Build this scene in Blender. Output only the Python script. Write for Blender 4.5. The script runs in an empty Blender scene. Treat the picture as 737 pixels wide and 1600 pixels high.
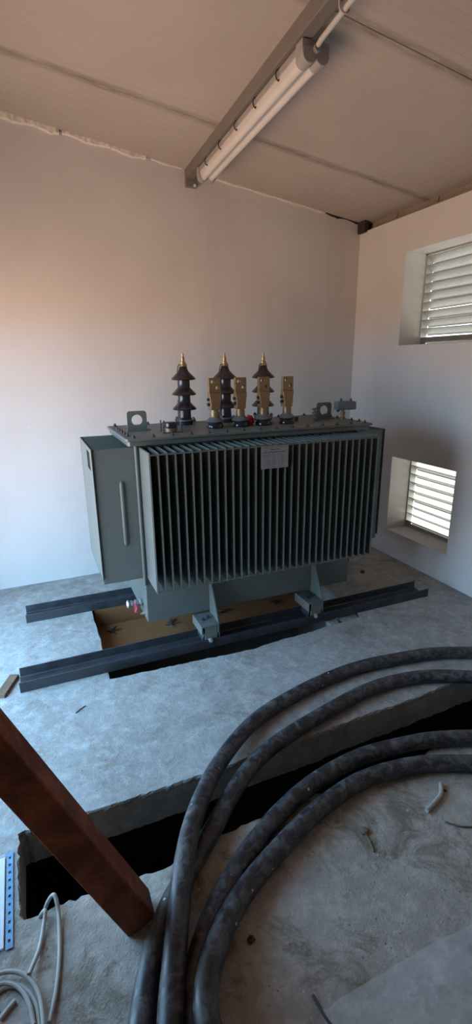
import bpy, bmesh, math, random
from mathutils import Vector, Matrix
from mathutils.geometry import tessellate_polygon

random.seed(7)
scn = bpy.context.scene
COL = scn.collection
PI = math.pi


# ------------------------------------------------------------------ helpers
class MB:
    """collects geometry for one mesh"""
    def __init__(self):
        self.v, self.f, self.mi = [], [], []

    def add(self, verts, faces, mi=0):
        o = len(self.v)
        self.v += [tuple(p) for p in verts]
        self.f += [tuple(i + o for i in fc) for fc in faces]
        self.mi += [mi] * len(faces)

    def box(self, x0, x1, y0, y1, z0, z1, mi=0, M=None):
        vs = [Vector(p) for p in ((x0, y0, z0), (x1, y0, z0), (x1, y1, z0), (x0, y1, z0),
                                  (x0, y0, z1), (x1, y0, z1), (x1, y1, z1), (x0, y1, z1))]
        if M is not None:
            vs = [M @ p for p in vs]
        self.add(vs, [(0, 3, 2, 1), (4, 5, 6, 7), (0, 1, 5, 4), (1, 2, 6, 5), (2, 3, 7, 6), (3, 0, 4, 7)], mi)

    def lathe(self, prof, c=(0, 0, 0), axis=(0, 0, 1), n=24, mi=0, caps=True):
        """prof: list of (radius, height along axis)"""
        ax = Vector(axis).normalized()
        t = Vector((1, 0, 0)) if abs(ax.x) < .9 else Vector((0, 1, 0))
        u = ax.cross(t).normalized()
        w = ax.cross(u)
        c = Vector(c)
        vs, fs = [], []
        for r, h in prof:
            for k in range(n):
                a = 2 * PI * k / n
                vs.append(c + ax * h + (u * math.cos(a) + w * math.sin(a)) * r)
        for i in range(len(prof) - 1):
            for k in range(n):
                k2 = (k + 1) % n
                fs.append((i * n + k, i * n + k2, (i + 1) * n + k2, (i + 1) * n + k))
        if caps:
            fs.append(tuple(reversed(range(n))))
            fs.append(tuple(range((len(prof) - 1) * n, len(prof) * n)))
        self.add(vs, fs, mi)

    def cyl(self, p0, p1, r, n=16, mi=0, r1=None):
        p0, p1 = Vector(p0), Vector(p1)
        d = p1 - p0
        self.lathe([(r, 0), (r if r1 is None else r1, d.length)], p0, d, n, mi)

    def tube(self, pts, r, n=12, mi=0, closed=False, rfun=None):
        pts = [Vector(p) for p in pts]
        N = len(pts)
        T = []
        for i in range(N):
            a = pts[(i - 1) % N] if (closed or i > 0) else pts[i]
            b = pts[(i + 1) % N] if (closed or i < N - 1) else pts[i]
            T.append((b - a).normalized())
        up = Vector((0, 0, 1)) if abs(T[0].z) < .9 else Vector((1, 0, 0))
        u = T[0].cross(up).normalized()
        vs, fs = [], []
        for i in range(N):
            u = (u - T[i] * u.dot(T[i])).normalized()
            w = T[i].cross(u)
            rr = r if rfun is None else rfun(i / (N - 1)) * r
            for k in range(n):
                a = 2 * PI * k / n
                vs.append(pts[i] + (u * math.cos(a) + w * math.sin(a)) * rr)
        rng = N if closed else N - 1
        for i in range(rng):
            j = (i + 1) % N
            for k in range(n):
                k2 = (k + 1) % n
                fs.append((i * n + k, i * n + k2, j * n + k2, j * n + k))
        if not closed:
            fs.append(tuple(reversed(range(n))))
            fs.append(tuple(range((N - 1) * n, N * n)))
        self.add(vs, fs, mi)

    def prism(self, loops, o, ux, uy, depth, mi=0):
        """2-d loops (first outer, rest holes) in plane o+ux,uy extruded along ux x uy by depth"""
        o, ux, uy = Vector(o), Vector(ux).normalized(), Vector(uy).normalized()
        nrm = ux.cross(uy) * depth
        tri = tessellate_polygon([[Vector((a, b, 0)) for a, b in lp] for lp in loops])
        flat = [q for lp in loops for q in lp]
        n = len(flat)
        vs = [o + ux * a + uy * b for a, b in flat]
        vs2 = [p + nrm for p in vs]
        fs = []
        for t in tri:
            a, b, c = [flat[i] for i in t]
            ccw = (b[0] - a[0]) * (c[1] - a[1]) - (b[1] - a[1]) * (c[0] - a[0]) > 0
            t = tuple(t) if ccw else tuple(reversed(t))
            fs.append(tuple(i + n for i in t))
            fs.append(tuple(reversed(t)))
        k = 0
        for lp in loops:
            m = len(lp)
            for i in range(m):
                j = (i + 1) % m
                fs.append((k + i, k + j, k + j + n, k + i + n))
            k += m
        self.add(vs + vs2, fs, mi)

    def build(self, name, mats, parent=None, bevel=0, smooth=True, angle=35, recalc=True):
        me = bpy.data.meshes.new(name)
        me.from_pydata(self.v, [], self.f)
        if not isinstance(mats, (list, tuple)):
            mats = [mats]
        for m in mats:
            me.materials.append(m)
        me.polygons.foreach_set('material_index', self.mi)
        if recalc:
            bm = bmesh.new()
            bm.from_mesh(me)
            bmesh.ops.recalc_face_normals(bm, faces=bm.faces)
            bm.to_mesh(me)
            bm.free()
        if smooth:
            me.polygons.foreach_set('use_smooth', [True] * len(me.polygons))
            me.set_sharp_from_angle(angle=math.radians(angle))
        me.update()
        o = bpy.data.objects.new(name, me)
        COL.objects.link(o)
        if parent is not None:
            o.parent = parent
        if bevel:
            b = o.modifiers.new('bevel', 'BEVEL')
            b.width = bevel
            b.segments = 2
            b.limit_method = 'ANGLE'
            b.angle_limit = math.radians(40)
        return o


def circ(cx, cy, r, n=20):
    return [(cx + r * math.cos(2 * PI * k / n), cy + r * math.sin(2 * PI * k / n)) for k in range(n)]


def tag(o, label, cat, group=None):
    o['label'] = label
    o['category'] = cat
    if group:
        o['group'] = group
    return o


def struct(o):
    o['kind'] = 'structure'
    return o


def thing(name, label, cat, loc=(0, 0, 0), group=None):
    o = bpy.data.objects.new(name, None)
    o.empty_display_size = .1
    COL.objects.link(o)
    o.location = loc
    return tag(o, label, cat, group)


def dup(o, parent, loc):
    """a copy of a part (with its sub-parts) shifted to loc"""
    c = o.copy()
    COL.objects.link(c)
    c.parent = parent
    c.location = loc
    for ch in list(o.children):
        d = ch.copy()
        COL.objects.link(d)
        d.parent = c
    return c


def spline(pts, per=10):
    """Catmull-Rom through pts"""
    pts = [Vector(p) for p in pts]
    P = [pts[0] * 2 - pts[1]] + pts + [pts[-1] * 2 - pts[-2]]
    out = []
    for i in range(1, len(P) - 2):
        a, b, c, d = P[i - 1], P[i], P[i + 1], P[i + 2]
        for k in range(per):
            t = k / per
            out.append(.5 * ((2 * b) + (c - a) * t + (2 * a - 5 * b + 4 * c - d) * t * t
                             + (3 * b - a - 3 * c + d) * t ** 3))
    out.append(pts[-1])
    return out


# ------------------------------------------------------------------ materials
class NT:
    def __init__(self, name, rough=.5, metal=0., spec=.5):
        self.m = bpy.data.materials.new(name)
        self.m.use_nodes = True
        self.t = self.m.node_tree
        self.b = self.t.nodes['Principled BSDF']
        self.b.inputs['Roughness'].default_value = rough
        self.b.inputs['Metallic'].default_value = metal
        self.b.inputs['Specular IOR Level'].default_value = spec
        tc = self.t.nodes.new('ShaderNodeTexCoord')
        self.co = tc.outputs['Object']

    def n(self, typ, **kw):
        nd = self.t.nodes.new(typ)
        for k, v in kw.items():
            setattr(nd, k, v)
        return nd

    def link(self, a, b):
        self.t.links.new(a, b)

    def mapped(self, scale):
        mp = self.n('ShaderNodeMapping')
        mp.inputs['Scale'].default_value = scale
        self.link(self.co, mp.inputs[0])
        return mp.outputs[0]

    def noise(self, scale, detail=4, rough=.6, co=None, dist=0):
        nd = self.n('ShaderNodeTexNoise')
        nd.inputs['Scale'].default_value = scale
        nd.inputs['Detail'].default_value = detail
        nd.inputs['Roughness'].default_value = rough
        nd.inputs['Distortion'].default_value = dist
        self.link(co or self.co, nd.inputs['Vector'])
        return nd.outputs['Fac']

    def voro(self, scale, co=None):
        nd = self.n('ShaderNodeTexVoronoi')
        nd.inputs['Scale'].default_value = scale
        self.link(co or self.co, nd.inputs['Vector'])
        return nd.outputs['Distance']

    def ramp(self, fac, stops):
        nd = self.n('ShaderNodeValToRGB')
        el = nd.color_ramp.elements
        while len(el) < len(stops):
            el.new(.5)
        for e, (p, c) in zip(el, stops):
            e.position = p
            e.color = (c, c, c, 1) if isinstance(c, (int, float)) else (*c, 1)
        self.link(fac, nd.inputs[0])
        return nd.outputs[0]

    def mix(self, fac, a, b, mode='MIX'):
        nd = self.n('ShaderNodeMix', data_type='RGBA', blend_type=mode)
        for s, v in ((nd.inputs[0], fac), (nd.inputs[6], a), (nd.inputs[7], b)):
            if isinstance(v, (int, float)):
                s.default_value = v
            elif isinstance(v, tuple):
                s.default_value = (*v, 1)
            else:
                self.link(v, s)
        return nd.outputs[2]

    def math(self, op, a, b=0.):
        nd = self.n('ShaderNodeMath', operation=op)
        for s, v in ((nd.inputs[0], a), (nd.inputs[1], b)):
            if isinstance(v, (int, float)):
                s.default_value = v
            else:
                self.link(v, s)
        return nd.outputs[0]

    def bump(self, h, strength=.3, dist=.01):
        nd = self.n('ShaderNodeBump')
        nd.inputs['Strength'].default_value = strength
        nd.inputs['Distance'].default_value = dist
        self.link(h, nd.inputs['Height'])
        self.link(nd.outputs[0], self.b.inputs['Normal'])

    def color(self, c):
        if isinstance(c, tuple):
            self.b.inputs['Base Color'].default_value = (*c, 1)
        else:
            self.link(c, self.b.inputs['Base Color'])
        return self


def mat_plain(name, col, rough=.5, metal=0., var=.12, scale=12, spec=.5, bump=0):
    k = NT(name, rough, metal, spec)
    nz = k.noise(scale)
    lo = tuple(c * (1 - var) for c in col)
    hi = tuple(min(1, c * (1 + var)) for c in col)
    k.color(k.ramp(nz, [(.3, lo), (.7, hi)]))
    if bump:
        k.bump(k.noise(scale * 10), bump, .003)
    return k.m


def mat_wall():
    k = NT('white_painted_plaster', .85, 0, .2)
    a = k.noise(1.3, 3)
    st = k.noise(3.0, 5, .65, k.mapped((1.6, 1.6, .16)))      # drip streaks in the paint
    c = k.ramp(a, [(.3, (.61, .59, .57)), (.7, (.68, .66, .64))])
    c = k.mix(k.ramp(st, [(.56, 0.), (.75, .22)]), c, (.45, .435, .435))
    sc = k.noise(26, 2, .5, k.mapped((1, 1, .4)))
    c = k.mix(k.ramp(sc, [(.76, 0.), (.79, .35)]), c, (.9, .9, .9))
    k.color(c)
    k.bump(k.noise(60, 3), .12, .004)
    return k.m


def mat_ceiling():
    k = NT('cream_sandwich_panel', .6, 0, .3)
    sp = k.n('ShaderNodeSeparateXYZ')
    k.link(k.co, sp.inputs[0])
    y = sp.outputs['Y']
    c = k.ramp(k.noise(1.1, 4), [(.3, (.41, .365, .32)), (.7, (.48, .43, .38))])
    # grime along the panel joints
    fr = k.math('FRACT', k.math('DIVIDE', k.math('ADD', y, .37 + 11.8), 1.18))
    d = k.math('ABSOLUTE', k.math('SUBTRACT', fr, .5))            # .5 at the joint
    band = k.ramp(d, [(.45, 0.), (.485, 1.)])
    gr = k.ramp(k.noise(9, 6, .75, k.mapped((.5, 2.5, 1))), [(.36, .15), (.66, .85)])
    c = k.mix(k.math('MULTIPLY', band, gr), c, (.17, .14, .11))
    c = k.mix(k.ramp(k.noise(2.5, 6, .7), [(.62, 0.), (.8, .25)]), c, (.30, .25, .2))
    k.color(c)
    w = k.n('ShaderNodeTexWave', wave_type='BANDS', bands_direction='Y', wave_profile='SIN')
    w.inputs['Scale'].default_value = 5.2
    k.link(k.co, w.inputs['Vector'])
    k.bump(k.ramp(w.outputs['Fac'], [(.4, 0.), (.8, 1.)]), .3, .006)
    return k.m


def mat_concrete(name, lo, hi, stain=.5, bump=.35, speck=1.):
    k = NT(name, .9, 0, .2)
    a = k.noise(2.6, 9, .72, dist=.6)
    c = k.ramp(a, [(.30, lo), (.68, hi)])
    b = k.noise(13, 7, .75)
    dusty = tuple(min(1, h * 1.4) for h in hi)
    c = k.mix(k.ramp(b, [(.47, 0.), (.68, .6)]), c, dusty)
    b2 = k.noise(21, 7, .75, k.mapped((1, 1.5, 1)))
    c = k.mix(k.ramp(b2, [(.53, 0.), (.74, .4)]), c, tuple(x * .6 for x in lo))
    s = k.noise(4.3, 7, .78, dist=.8)
    c = k.mix(k.ramp(s, [(.52, 0.), (.64, stain)]), c, (.18, .13, .085))
    # pale scuffs and scratches
    sc = k.noise(9, 6, .7, k.mapped((1, 5, 1)), 1.5)
    c = k.mix(k.ramp(sc, [(.63, 0.), (.70, .5)]), c, dusty)
    v = k.voro(30)
    g = k.ramp(k.noise(6, 3), [(.47, 0.), (.56, 1.)])
    c = k.mix(k.math('MULTIPLY', k.ramp(v, [(.07, .7 * speck), (.12, 0.)]), g), c, (.08, .065, .055))
    v2 = k.voro(24)
    g2 = k.ramp(k.noise(4.4, 3, co=k.mapped((1.1, 1, 1.7))), [(.48, 0.), (.58, 1.)])
    c = k.mix(k.math('MULTIPLY', k.ramp(v2, [(.06, .7 * speck), (.14, 0.)]), g2), c, (.62, .61, .58))
    k.color(c)
    h = k.math('ADD', k.noise(28, 9, .75), k.math('MULTIPLY', k.noise(120, 4), .5))
    k.bump(h, bump, .02)
    return k.m


def mat_rust():
    k = NT('rusty_steel', .75, .15, .3)
    a = k.noise(7, 8, .7, dist=.6)
    c = k.ramp(a, [(.3, (.085, .029, .02)), (.5, (.20, .06, .028)), (.72, (.40, .135, .048))])
    b = k.noise(23, 5, .7)
    c = k.mix(k.ramp(b, [(.55, 0.), (.75, .5)]), c, (.045, .025, .022))
    k.color(c)
    k.bump(k.noise(90, 5), .25, .004)
    return k.m


def mat_cable():
    k = NT('black_cable_sheath', .48, 0, .5)
    d = k.noise(20, 8, .72, k.mapped((1, 1, 1.4)), .8)
    c = k.mix(k.ramp(d, [(.45, 0.), (.64, .7)]), (.020, .019, .022), (.16, .155, .15))
    v = k.voro(24)
    g = k.ramp(k.noise(5, 3), [(.57, 0.), (.61, 1.)])
    c = k.mix(k.math('MULTIPLY', k.ramp(v, [(.10, .95), (.13, 0.)]), g), c, (.70, .68, .64))
    k.color(c)
    k.link(k.ramp(d, [(.45, .42), (.7, .85)]), k.b.inputs['Roughness'])
    k.bump(k.noise(60, 4), .12, .003)
    return k.m


def mat_glass_plastic():
    k = NT('frosted_plastic', .3, 0, .5)
    k.b.inputs['Transmission Weight'].default_value = .4
    k.b.inputs['IOR'].default_value = 1.3
    k.color(k.ramp(k.noise(5), [(.3, (.86, .84, .80)), (.7, (.93, .92, .89))]))
    return k.m


M = dict(
    wall=mat_wall(), ceil=mat_ceiling(),
    floor=mat_concrete('dusty_concrete', (.26, .25, .235), (.41, .40, .38), .45),
    near=mat_concrete('rough_dusty_concrete_lit', (.31, .275, .23), (.51, .46, .40), .75, .6),  # rougher slab; paler, warmer colour stands in for light from behind the camera
    screed=mat_concrete('smooth_screed', (.36, .36, .34), (.48, .48, .455), .25, .12, .3),
    edge=mat_concrete('broken_concrete', (.22, .20, .18), (.36, .335, .30), .3, .8),
    wallc=mat_concrete('poured_concrete', (.23, .215, .195), (.33, .31, .28), .25, .2, .4),
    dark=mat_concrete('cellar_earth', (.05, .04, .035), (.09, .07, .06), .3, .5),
    ply=None,
    paint=mat_plain('grey_green_enamel', (.125, .143, .132), .42, 0, .08, 5),
    paint_lit=mat_plain('grey_green_enamel_lit', (.135, .147, .137), .5, 0, .12, 9),  # lit copy of the enamel: brightness put into the colour, cover and wheel housings
    bolt=mat_plain('dark_bolt', (.05, .055, .055), .45, .3),
    steel=mat_plain('blue_grey_primer', (.040, .043, .050), .42, .1, .35, 9, bump=.1),
    galv=mat_plain('galvanised_sheet', (.42, .42, .40), .5, .3, .1, 30),
    zinc=mat_plain('zinc_plated', (.62, .62, .62), .35, .8, .08, 40),
    porc=mat_plain('brown_porcelain', (.030, .025, .026), .18, 0, .2, 20),
    porc_lv=mat_plain('black_porcelain', (.022, .020, .026), .12, 0, .2, 20),
    brass=mat_plain('dull_brass', (.28, .185, .092), .45, .55, .15, 30),
    brass_hi=mat_plain('bright_brass', (.42, .29, .14), .4, .7, .12, 30),
    rubber=mat_plain('black_rubber', (.02, .02, .02), .6),
    red=mat_plain('red_plastic', (.55, .02, .03), .35),
    redtag=mat_plain('red_tag', (.60, .09, .16), .5),
    plate=mat_plain('aluminium_plate', (.28, .29, .29), .45, .3, .06, 60),
    ink=mat_plain('dark_print', (.07, .07, .075), .6),
    rust=mat_rust(), cable=mat_cable(),
    beam=mat_plain('grey_painted_steel', (.18, .165, .15), .55, 0, .1, 6),
    frame=mat_plain('brown_flashing', (.27, .22, .175), .6, 0, .2, 5),
    gap_shade_wire=mat_plain('gap_shade_and_wire', (.035, .03, .025), .9),  # painted shade of the wall-top gap; the tie wires share it
    plaster=mat_plain('rough_plaster', (.80, .75, .67), .9, 0, .15, 30, bump=.5),
    pvc=mat_plain('grey_white_plastic', (.52, .50, .47), .4, 0, .05, 20),
    cap=mat_plain('grey_lamp_end', (.34, .32, .30), .5, 0, .1, 20),
    tubew=mat_plain('white_lamp_glass', (.85, .84, .80), .2, 0, .03, 20),
    clear=mat_glass_plastic(),
    white_cable=mat_plain('off_white_cable', (.40, .37, .325), .5, 0, .12, 25),
    paper=mat_plain('white_paper', (.74, .72, .76), .7, 0, .05, 8),
    sleeve=mat_plain('blue_sleeve_strip', (.16, .34, .52), .25, 0, .2, 40),
    wood=mat_plain('raw_wood', (.15, .085, .05), .8, 0, .3, 22),
    grey_tube=mat_plain('grey_offcut', (.40, .38, .35), .6, 0, .15, 40),
    twig=mat_plain('dry_stem', (.16, .12, .08), .8, 0, .3, 40),
    pebble=mat_plain('dark_stone', (.07, .055, .045), .9, 0, .3, 40),
    instr=mat_plain('grey_instrument', (.11, .125, .135), .35, 0, .15, 30),
)


def mat_ply():
    k = NT('brown_shuttering', .75, 0, .3)
    a = k.noise(3.5, 5, .6, k.mapped((.35, 1, 2.5)))
    c = k.ramp(a, [(.3, (.20, .088, .032)), (.7, (.30, .140, .056))])
    k.color(c)
    return k.m


M['ply'] = mat_ply()

# ------------------------------------------------------------------ dimensions of the room
KY = .010                                   # small skew between room and transformer


def yb(x):
    return 1.558 + KY * x                   # back wall face


def xr(y):
    return 2.6016 - KY * y                  # right wall face


def zc(x):
    return 3.322 - .135 * x                 # underside of the roof panels


XL, YF = -1.25, -4.6                        # left wall face, front wall face
DY0, DY1, DZ = -1.0, 1.05, 2.2             # doorway in the left wall
WT = .25


# ------------------------------------------------------------------ floor with pit and trench
def rough_line(p, q, step=.025, amp=.006):
    p, q = Vector(p), Vector(q)
    n = max(1, int((q - p).length / step))
    nrm = Vector((-(q - p).y, (q - p).x)).normalized()
    out = []
    lowf = random.random() * 10
    for i in range(n):
        t = i / n
        a = 0 if i == 0 else random.gauss(0, amp * .55) + amp * math.sin(lowf + t * (q - p).length * 9)
        out.append(p + (q - p) * t + nrm * a)
    return out


def build_floor():
    mb = MB()
    x0, x1, y0, y1 = XL - WT, 2.62, YF - WT, 1.62
    outer = [Vector((x0, y0)), Vector((x1, y0)), Vector((x1, -1.235))]
    # cable trench opens on the right side; its left end at x = -.645
    tr = []
    tr += rough_line((x1, -1.215), (.9, -1.20), .03, .006)
    tr += rough_line((.9, -1.20), (.02, -1.205), .025, .007)
    tr += rough_line((.02, -1.205), (-.10, -1.248), .02, .004)
    tr += rough_line((-.10, -1.248), (-.63, -1.240), .02, .007)
    tr += rough_line((-.63, -1.240), (-.648, -.898), .02, .007)
    tr += rough_line((-.648, -.898), (.12, -.915), .02, .003)
    tr += rough_line((.12, -.915), (x1, -.835), .025, .004)
    outer = [Vector((x0, y0)), Vector((x1, y0))] + tr + [Vector((x1, -.835)), Vector((x1, y1)), Vector((x0, y1))]
    pit = []
    pit += rough_line((-.158, -.030), (-.145, .90), .05, .003)
    pit += rough_line((-.145, .90), (1.648, .90), .1, .002)
    pit += rough_line((1.648, .90), (1.648, .03), .05, .003)
    fr = [(1.648, .03), (1.61, -.016), (1.30, -.035), (1.0, -.056), (.77, -.078), (.46, -.062), (.14, -.042), (-.158, -.030)]
    for a, c in zip(fr, fr[1:]):
        pit += rough_line(a, c, .025, .004)
    zb, cz = -.175, .004
    nO = len(outer)
    # which outline points are broken edges
    ch_o = [1 if 2 <= i < 2 + len(tr) else 0 for i in range(nO)]

    def insets(lp, flags, sign):
        out = []
        n = len(lp)
        for i, p in enumerate(lp):
            if not flags[i] or not flags[(i - 1) % n] or not flags[(i + 1) % n]:
                out.append(p.copy())
                continue
            d = (lp[(i + 1) % n] - lp[(i - 1) % n]).normalized()
            nrm = Vector((-d.y, d.x))
            out.append(p + nrm * sign * random.uniform(.002, .008))
        return out
    top_o = insets(outer, ch_o, 1)          # ccw outline: left normal points inside
    top_p = insets(pit, [1] * len(pit), 1)
    loops3 = [[Vector((p.x, p.y, 0)) for p in top_o], [Vector((p.x, p.y, 0)) for p in top_p]]
    tri = tessellate_polygon(loops3)
    flat = loops3[0] + loops3[1]
    fs = []
    mi = []
    for t in tri:
        a, b, c = [flat[i] for i in t]
        if (b - a).cross(c - a).z < 0:
            t = tuple(reversed(t))
        fs.append(tuple(t))
        mi.append(1 if max(a.y, b.y, c.y) < -1.15 else 0)
    o = len(mb.v)
    mb.v += [tuple(p) for p in flat]
    mb.f += [tuple(i + o for i in f) for f in fs]
    mb.mi += mi

    def side(top, low, start, zbot, flags, mat):
        n = len(low)
        r1 = [(p.x, p.y, -random.uniform(.003, .014) if flags[i] else -.002) for i, p in enumerate(low)]
        sm = []
        for i, p in enumerate(low):
            if not flags[i]:
                sm.append(p)
                continue
            q = [low[(i + k) % n] for k in range(-6, 7) if flags[(i + k) % n] and (low[(i + k) % n] - p).length < .2]
            a, bb = q[0], q[-1]
            dd = (bb - a).normalized() if (bb - a).length > 1e-5 else Vector((1, 0))
            mean = sum(q, Vector((0, 0))) / len(q)
            straight = max(abs((w - a).x * dd.y - (w - a).y * dd.x) for w in q) < .035
            sm.append(mean + dd * (p - mean).dot(dd) if straight else p)
        r15 = [(p.x, p.y, -random.uniform(.016, .032)) for p in sm]
        r2 = [(p.x, p.y, zbot + (random.uniform(0, .012) if flags[i] else 0)) for i, p in enumerate(sm)]
        o = len(mb.v)
        mb.v += r1 + r15 + r2
        for i in range(n):
            j = (i + 1) % n
            mb.f.append((start + j, start + i, o + i, o + j))
            for g_ in (0, n):
                mb.f.append((o + g_ + j, o + g_ + i, o + g_ + n + i, o + g_ + n + j))
            mb.mi += [mat, mat, 4]
    side(top_o, outer, 0, zb, ch_o, 2)
    side(top_p, pit, nO, -1.25, [1] * len(pit), 2)
    # hollow below: pit bottom and the dark cable cellar under the trench
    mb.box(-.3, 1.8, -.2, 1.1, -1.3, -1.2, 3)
    ce = MB()
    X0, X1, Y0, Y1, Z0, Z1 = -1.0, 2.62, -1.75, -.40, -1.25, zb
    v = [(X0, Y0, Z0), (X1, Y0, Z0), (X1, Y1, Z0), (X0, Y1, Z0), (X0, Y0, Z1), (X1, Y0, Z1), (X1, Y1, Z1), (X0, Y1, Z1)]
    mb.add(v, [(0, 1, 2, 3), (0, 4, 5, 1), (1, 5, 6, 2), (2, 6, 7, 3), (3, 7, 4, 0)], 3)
    # underside of the slab over the cellar
    mb.add([(X0, Y0, zb), (X1, Y0, zb), (X1, -1.235, zb), (X0, -1.262, zb)], [(0, 1, 2, 3)], 2)
    mb.add([(X0, -.885, zb), (X1, -.835, zb), (X1, Y1, zb), (X0, Y1, zb)], [(0, 1, 2, 3)], 2)
    mb.add([(X0, -1.27, zb), (-.645, -1.27, zb), (-.645, -.88, zb), (X0, -.88, zb)], [(0, 1, 2, 3)], 2)
    ob = mb.build('floor', [M['floor'], M['near'], M['edge'], M['dark'], M['wallc']], smooth=False, recalc=False)
    return struct(ob)


build_floor()
b = MB()
seam = rough_line((.145, -1.832), (2.58, -1.838), .03, .004)
left = rough_line((.16, -2.9), (.145, -1.832), .03, .006)
poly = [(2.58, -2.9)] + [(p.x, p.y) for p in reversed(seam)] + [(p.x, p.y) for p in reversed(left)]
b.prism([list(reversed(poly))], (0, 0, -.002), (1, 0, 0), (0, 1, 0), .006)
struct(b.build('trim_1', M['screed'], smooth=False))

# ------------------------------------------------------------------ walls and roof
b = MB()
b.prism([[(XL - WT, -.2), (2.9, -.2), (2.9, zc(2.9) + .05), (XL - WT, zc(XL - WT) + .05)]],
        (0, 0, 0), (1, 0, 0), (0, 0, 1), -.2)
ob = b.build('wall_back', M['wall'], smooth=False)
for v in ob.data.vertices:
    v.co.y += yb(v.co.x)
struct(ob)

WINS = [(.952, .175, 1.900, 2.622), (.912, .180, .248, .943)]      # y left, y right, z bottom, z top
b = MB()
RT = 2.893
outer = [(-1.63, -.2), (-1.63, RT), (4.7, RT), (4.7, -.2)]           # (-y, z)
holes = [[(-w[0], w[2]), (-w[1], w[2]), (-w[1], w[3]), (-w[0], w[3])] for w in WINS]
b.prism([[(a, c) for a, c in [(-1.63, -.2), (4.7, -.2), (4.7, RT), (-1.63, RT)]]] + holes,
        (0, 0, 0), (0, -1, 0), (0, 0, 1), .29)
ob = b.build('wall_right', M['wall'], smooth=False)
xs = [v.co.x for v in ob.data.vertices]
sgn = 1 if max(xs) > .1 else -1
for v in ob.data.vertices:
    v.co.x = xr(v.co.y) + abs(v.co.x)
struct(ob)

b = MB()
b.prism([[(YF - WT, -.2), (1.6, -.2), (1.6, 3.6), (YF - WT, 3.6)],
         [(DY0, .0), (DY1, .0), (DY1, DZ), (DY0, DZ)]],
        (XL, 0, 0), (0, 1, 0), (0, 0, 1), -WT)
struct(b.build('wall_left', M['wall'], smooth=False))
b = MB()
b.prism([[(XL - WT, -.2), (2.9, -.2), (2.9, zc(2.9) + .05), (XL - WT, zc(XL - WT) + .05)]],
        (0, YF - WT, 0), (1, 0, 0), (0, 0, 1), -WT)
struct(b.build('wall_front', M['wall'], smooth=False))

# roof of sandwich panels: every panel about 1.18 m wide, small V joints
b = MB()
ys = [-.37 + 1.18 * k for k in range(-4, 3)]
ys = [max(YF - .3, ys[0])] + ys[1:]
ys[-1] = 1.9
g = .002
for i in range(len(ys) - 1):
    ya, yc = ys[i] + g, ys[i + 1] - g
    xa, xb = XL - .3, 3.0
    top = .1
    vs = []
    for x in (xa, xb):
        vs += [(x, ya, zc(x) + g), (x, ya + g, zc(x)), (x, yc - g, zc(x)), (x, yc, zc(x) + g), (x, yc, zc(x) + top), (x, ya, zc(x) + top)]
    fs = [(k, (k + 1) % 6, (k + 1) % 6 + 6, k + 6) for k in range(6)] + [(5, 4, 3, 2, 1, 0), (6, 7, 8, 9, 10, 11)]
    b.add(vs, fs)
b.box(XL - .3, 3.0, YF - .3, 1.9, 0, .02)
for i in range(len(b.v) - 8, len(b.v)):
    x, y, z = b.v[i]
    b.v[i] = (x, y, zc(x) + .1 + z)
struct(b.build('ceiling', M['ceil'], smooth=False))

# brown flashing above the right wall
b = MB()
b.box(2.66, 2.69, YF, 1.6, RT - .05, 3.05)
b.box(2.60, 2.665, YF, 1.44, RT, RT + .012)
for y in (1.18, .72, .1):
    b.cyl((2.645, y, RT), (2.658, y - .02, 3.0), .004, 6)
struct(b.build('trim_2', M['frame'], smooth=False))
# ragged plaster and foam along the back wall top; gap shade painted dark
b = MB()


def ragged(x0, x1, lo, hi, proud, mi):
    n = int((x1 - x0) / .02)
    pts_t, pts_b = [], []
    for i in range(n + 1):
        x = x0 + (x1 - x0) * i / n
        e = min(1, i / 3, (n - i) / 3)
        pts_t.append((x, zc(x) + .01))
        pts_b.append((x, zc(x) - lo - e * (hi - lo) * (.5 + .5 * math.sin(x * 23 + proud * 900)) * random.uniform(.5, 1)))
    o = len(b.v)
    for (x, z), (x2, z2) in zip(pts_t, pts_b):
        pr = proud * random.uniform(.7, 1.2)
        b.v += [(x, yb(x) + .01, z), (x, yb(x) - pr, z), (x, yb(x) - pr, z2), (x, yb(x) + .01, z2 - .004)]
    for i in range(n):
        for k in range(3):
            b.f.append((o + 4 * i + k, o + 4 * i + k + 1, o + 4 * i + 5 + k, o + 4 * i + 4 + k))
            b.mi.append(mi)


ragged(-1.25, .02, .022, .042, .03, 0)
ragged(.04, .62, .014, .032, .024, 0)
ragged(.66, .9, .004, .014, .010, 0)
ragged(1.12, 2.2, .005, .016, .010, 0)
ragged(2.2, 2.60, .004, .022, .006, 1)  # dark strip painted as the shade in the gap, right end
b.box(2.555, 2.60, 1.48, yb(2.58) + .005, RT - .01, zc(2.58) + .01, 1)
struct(b.build('trim_3', [M['plaster'], M['gap_shade_wire']], smooth=False))


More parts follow.
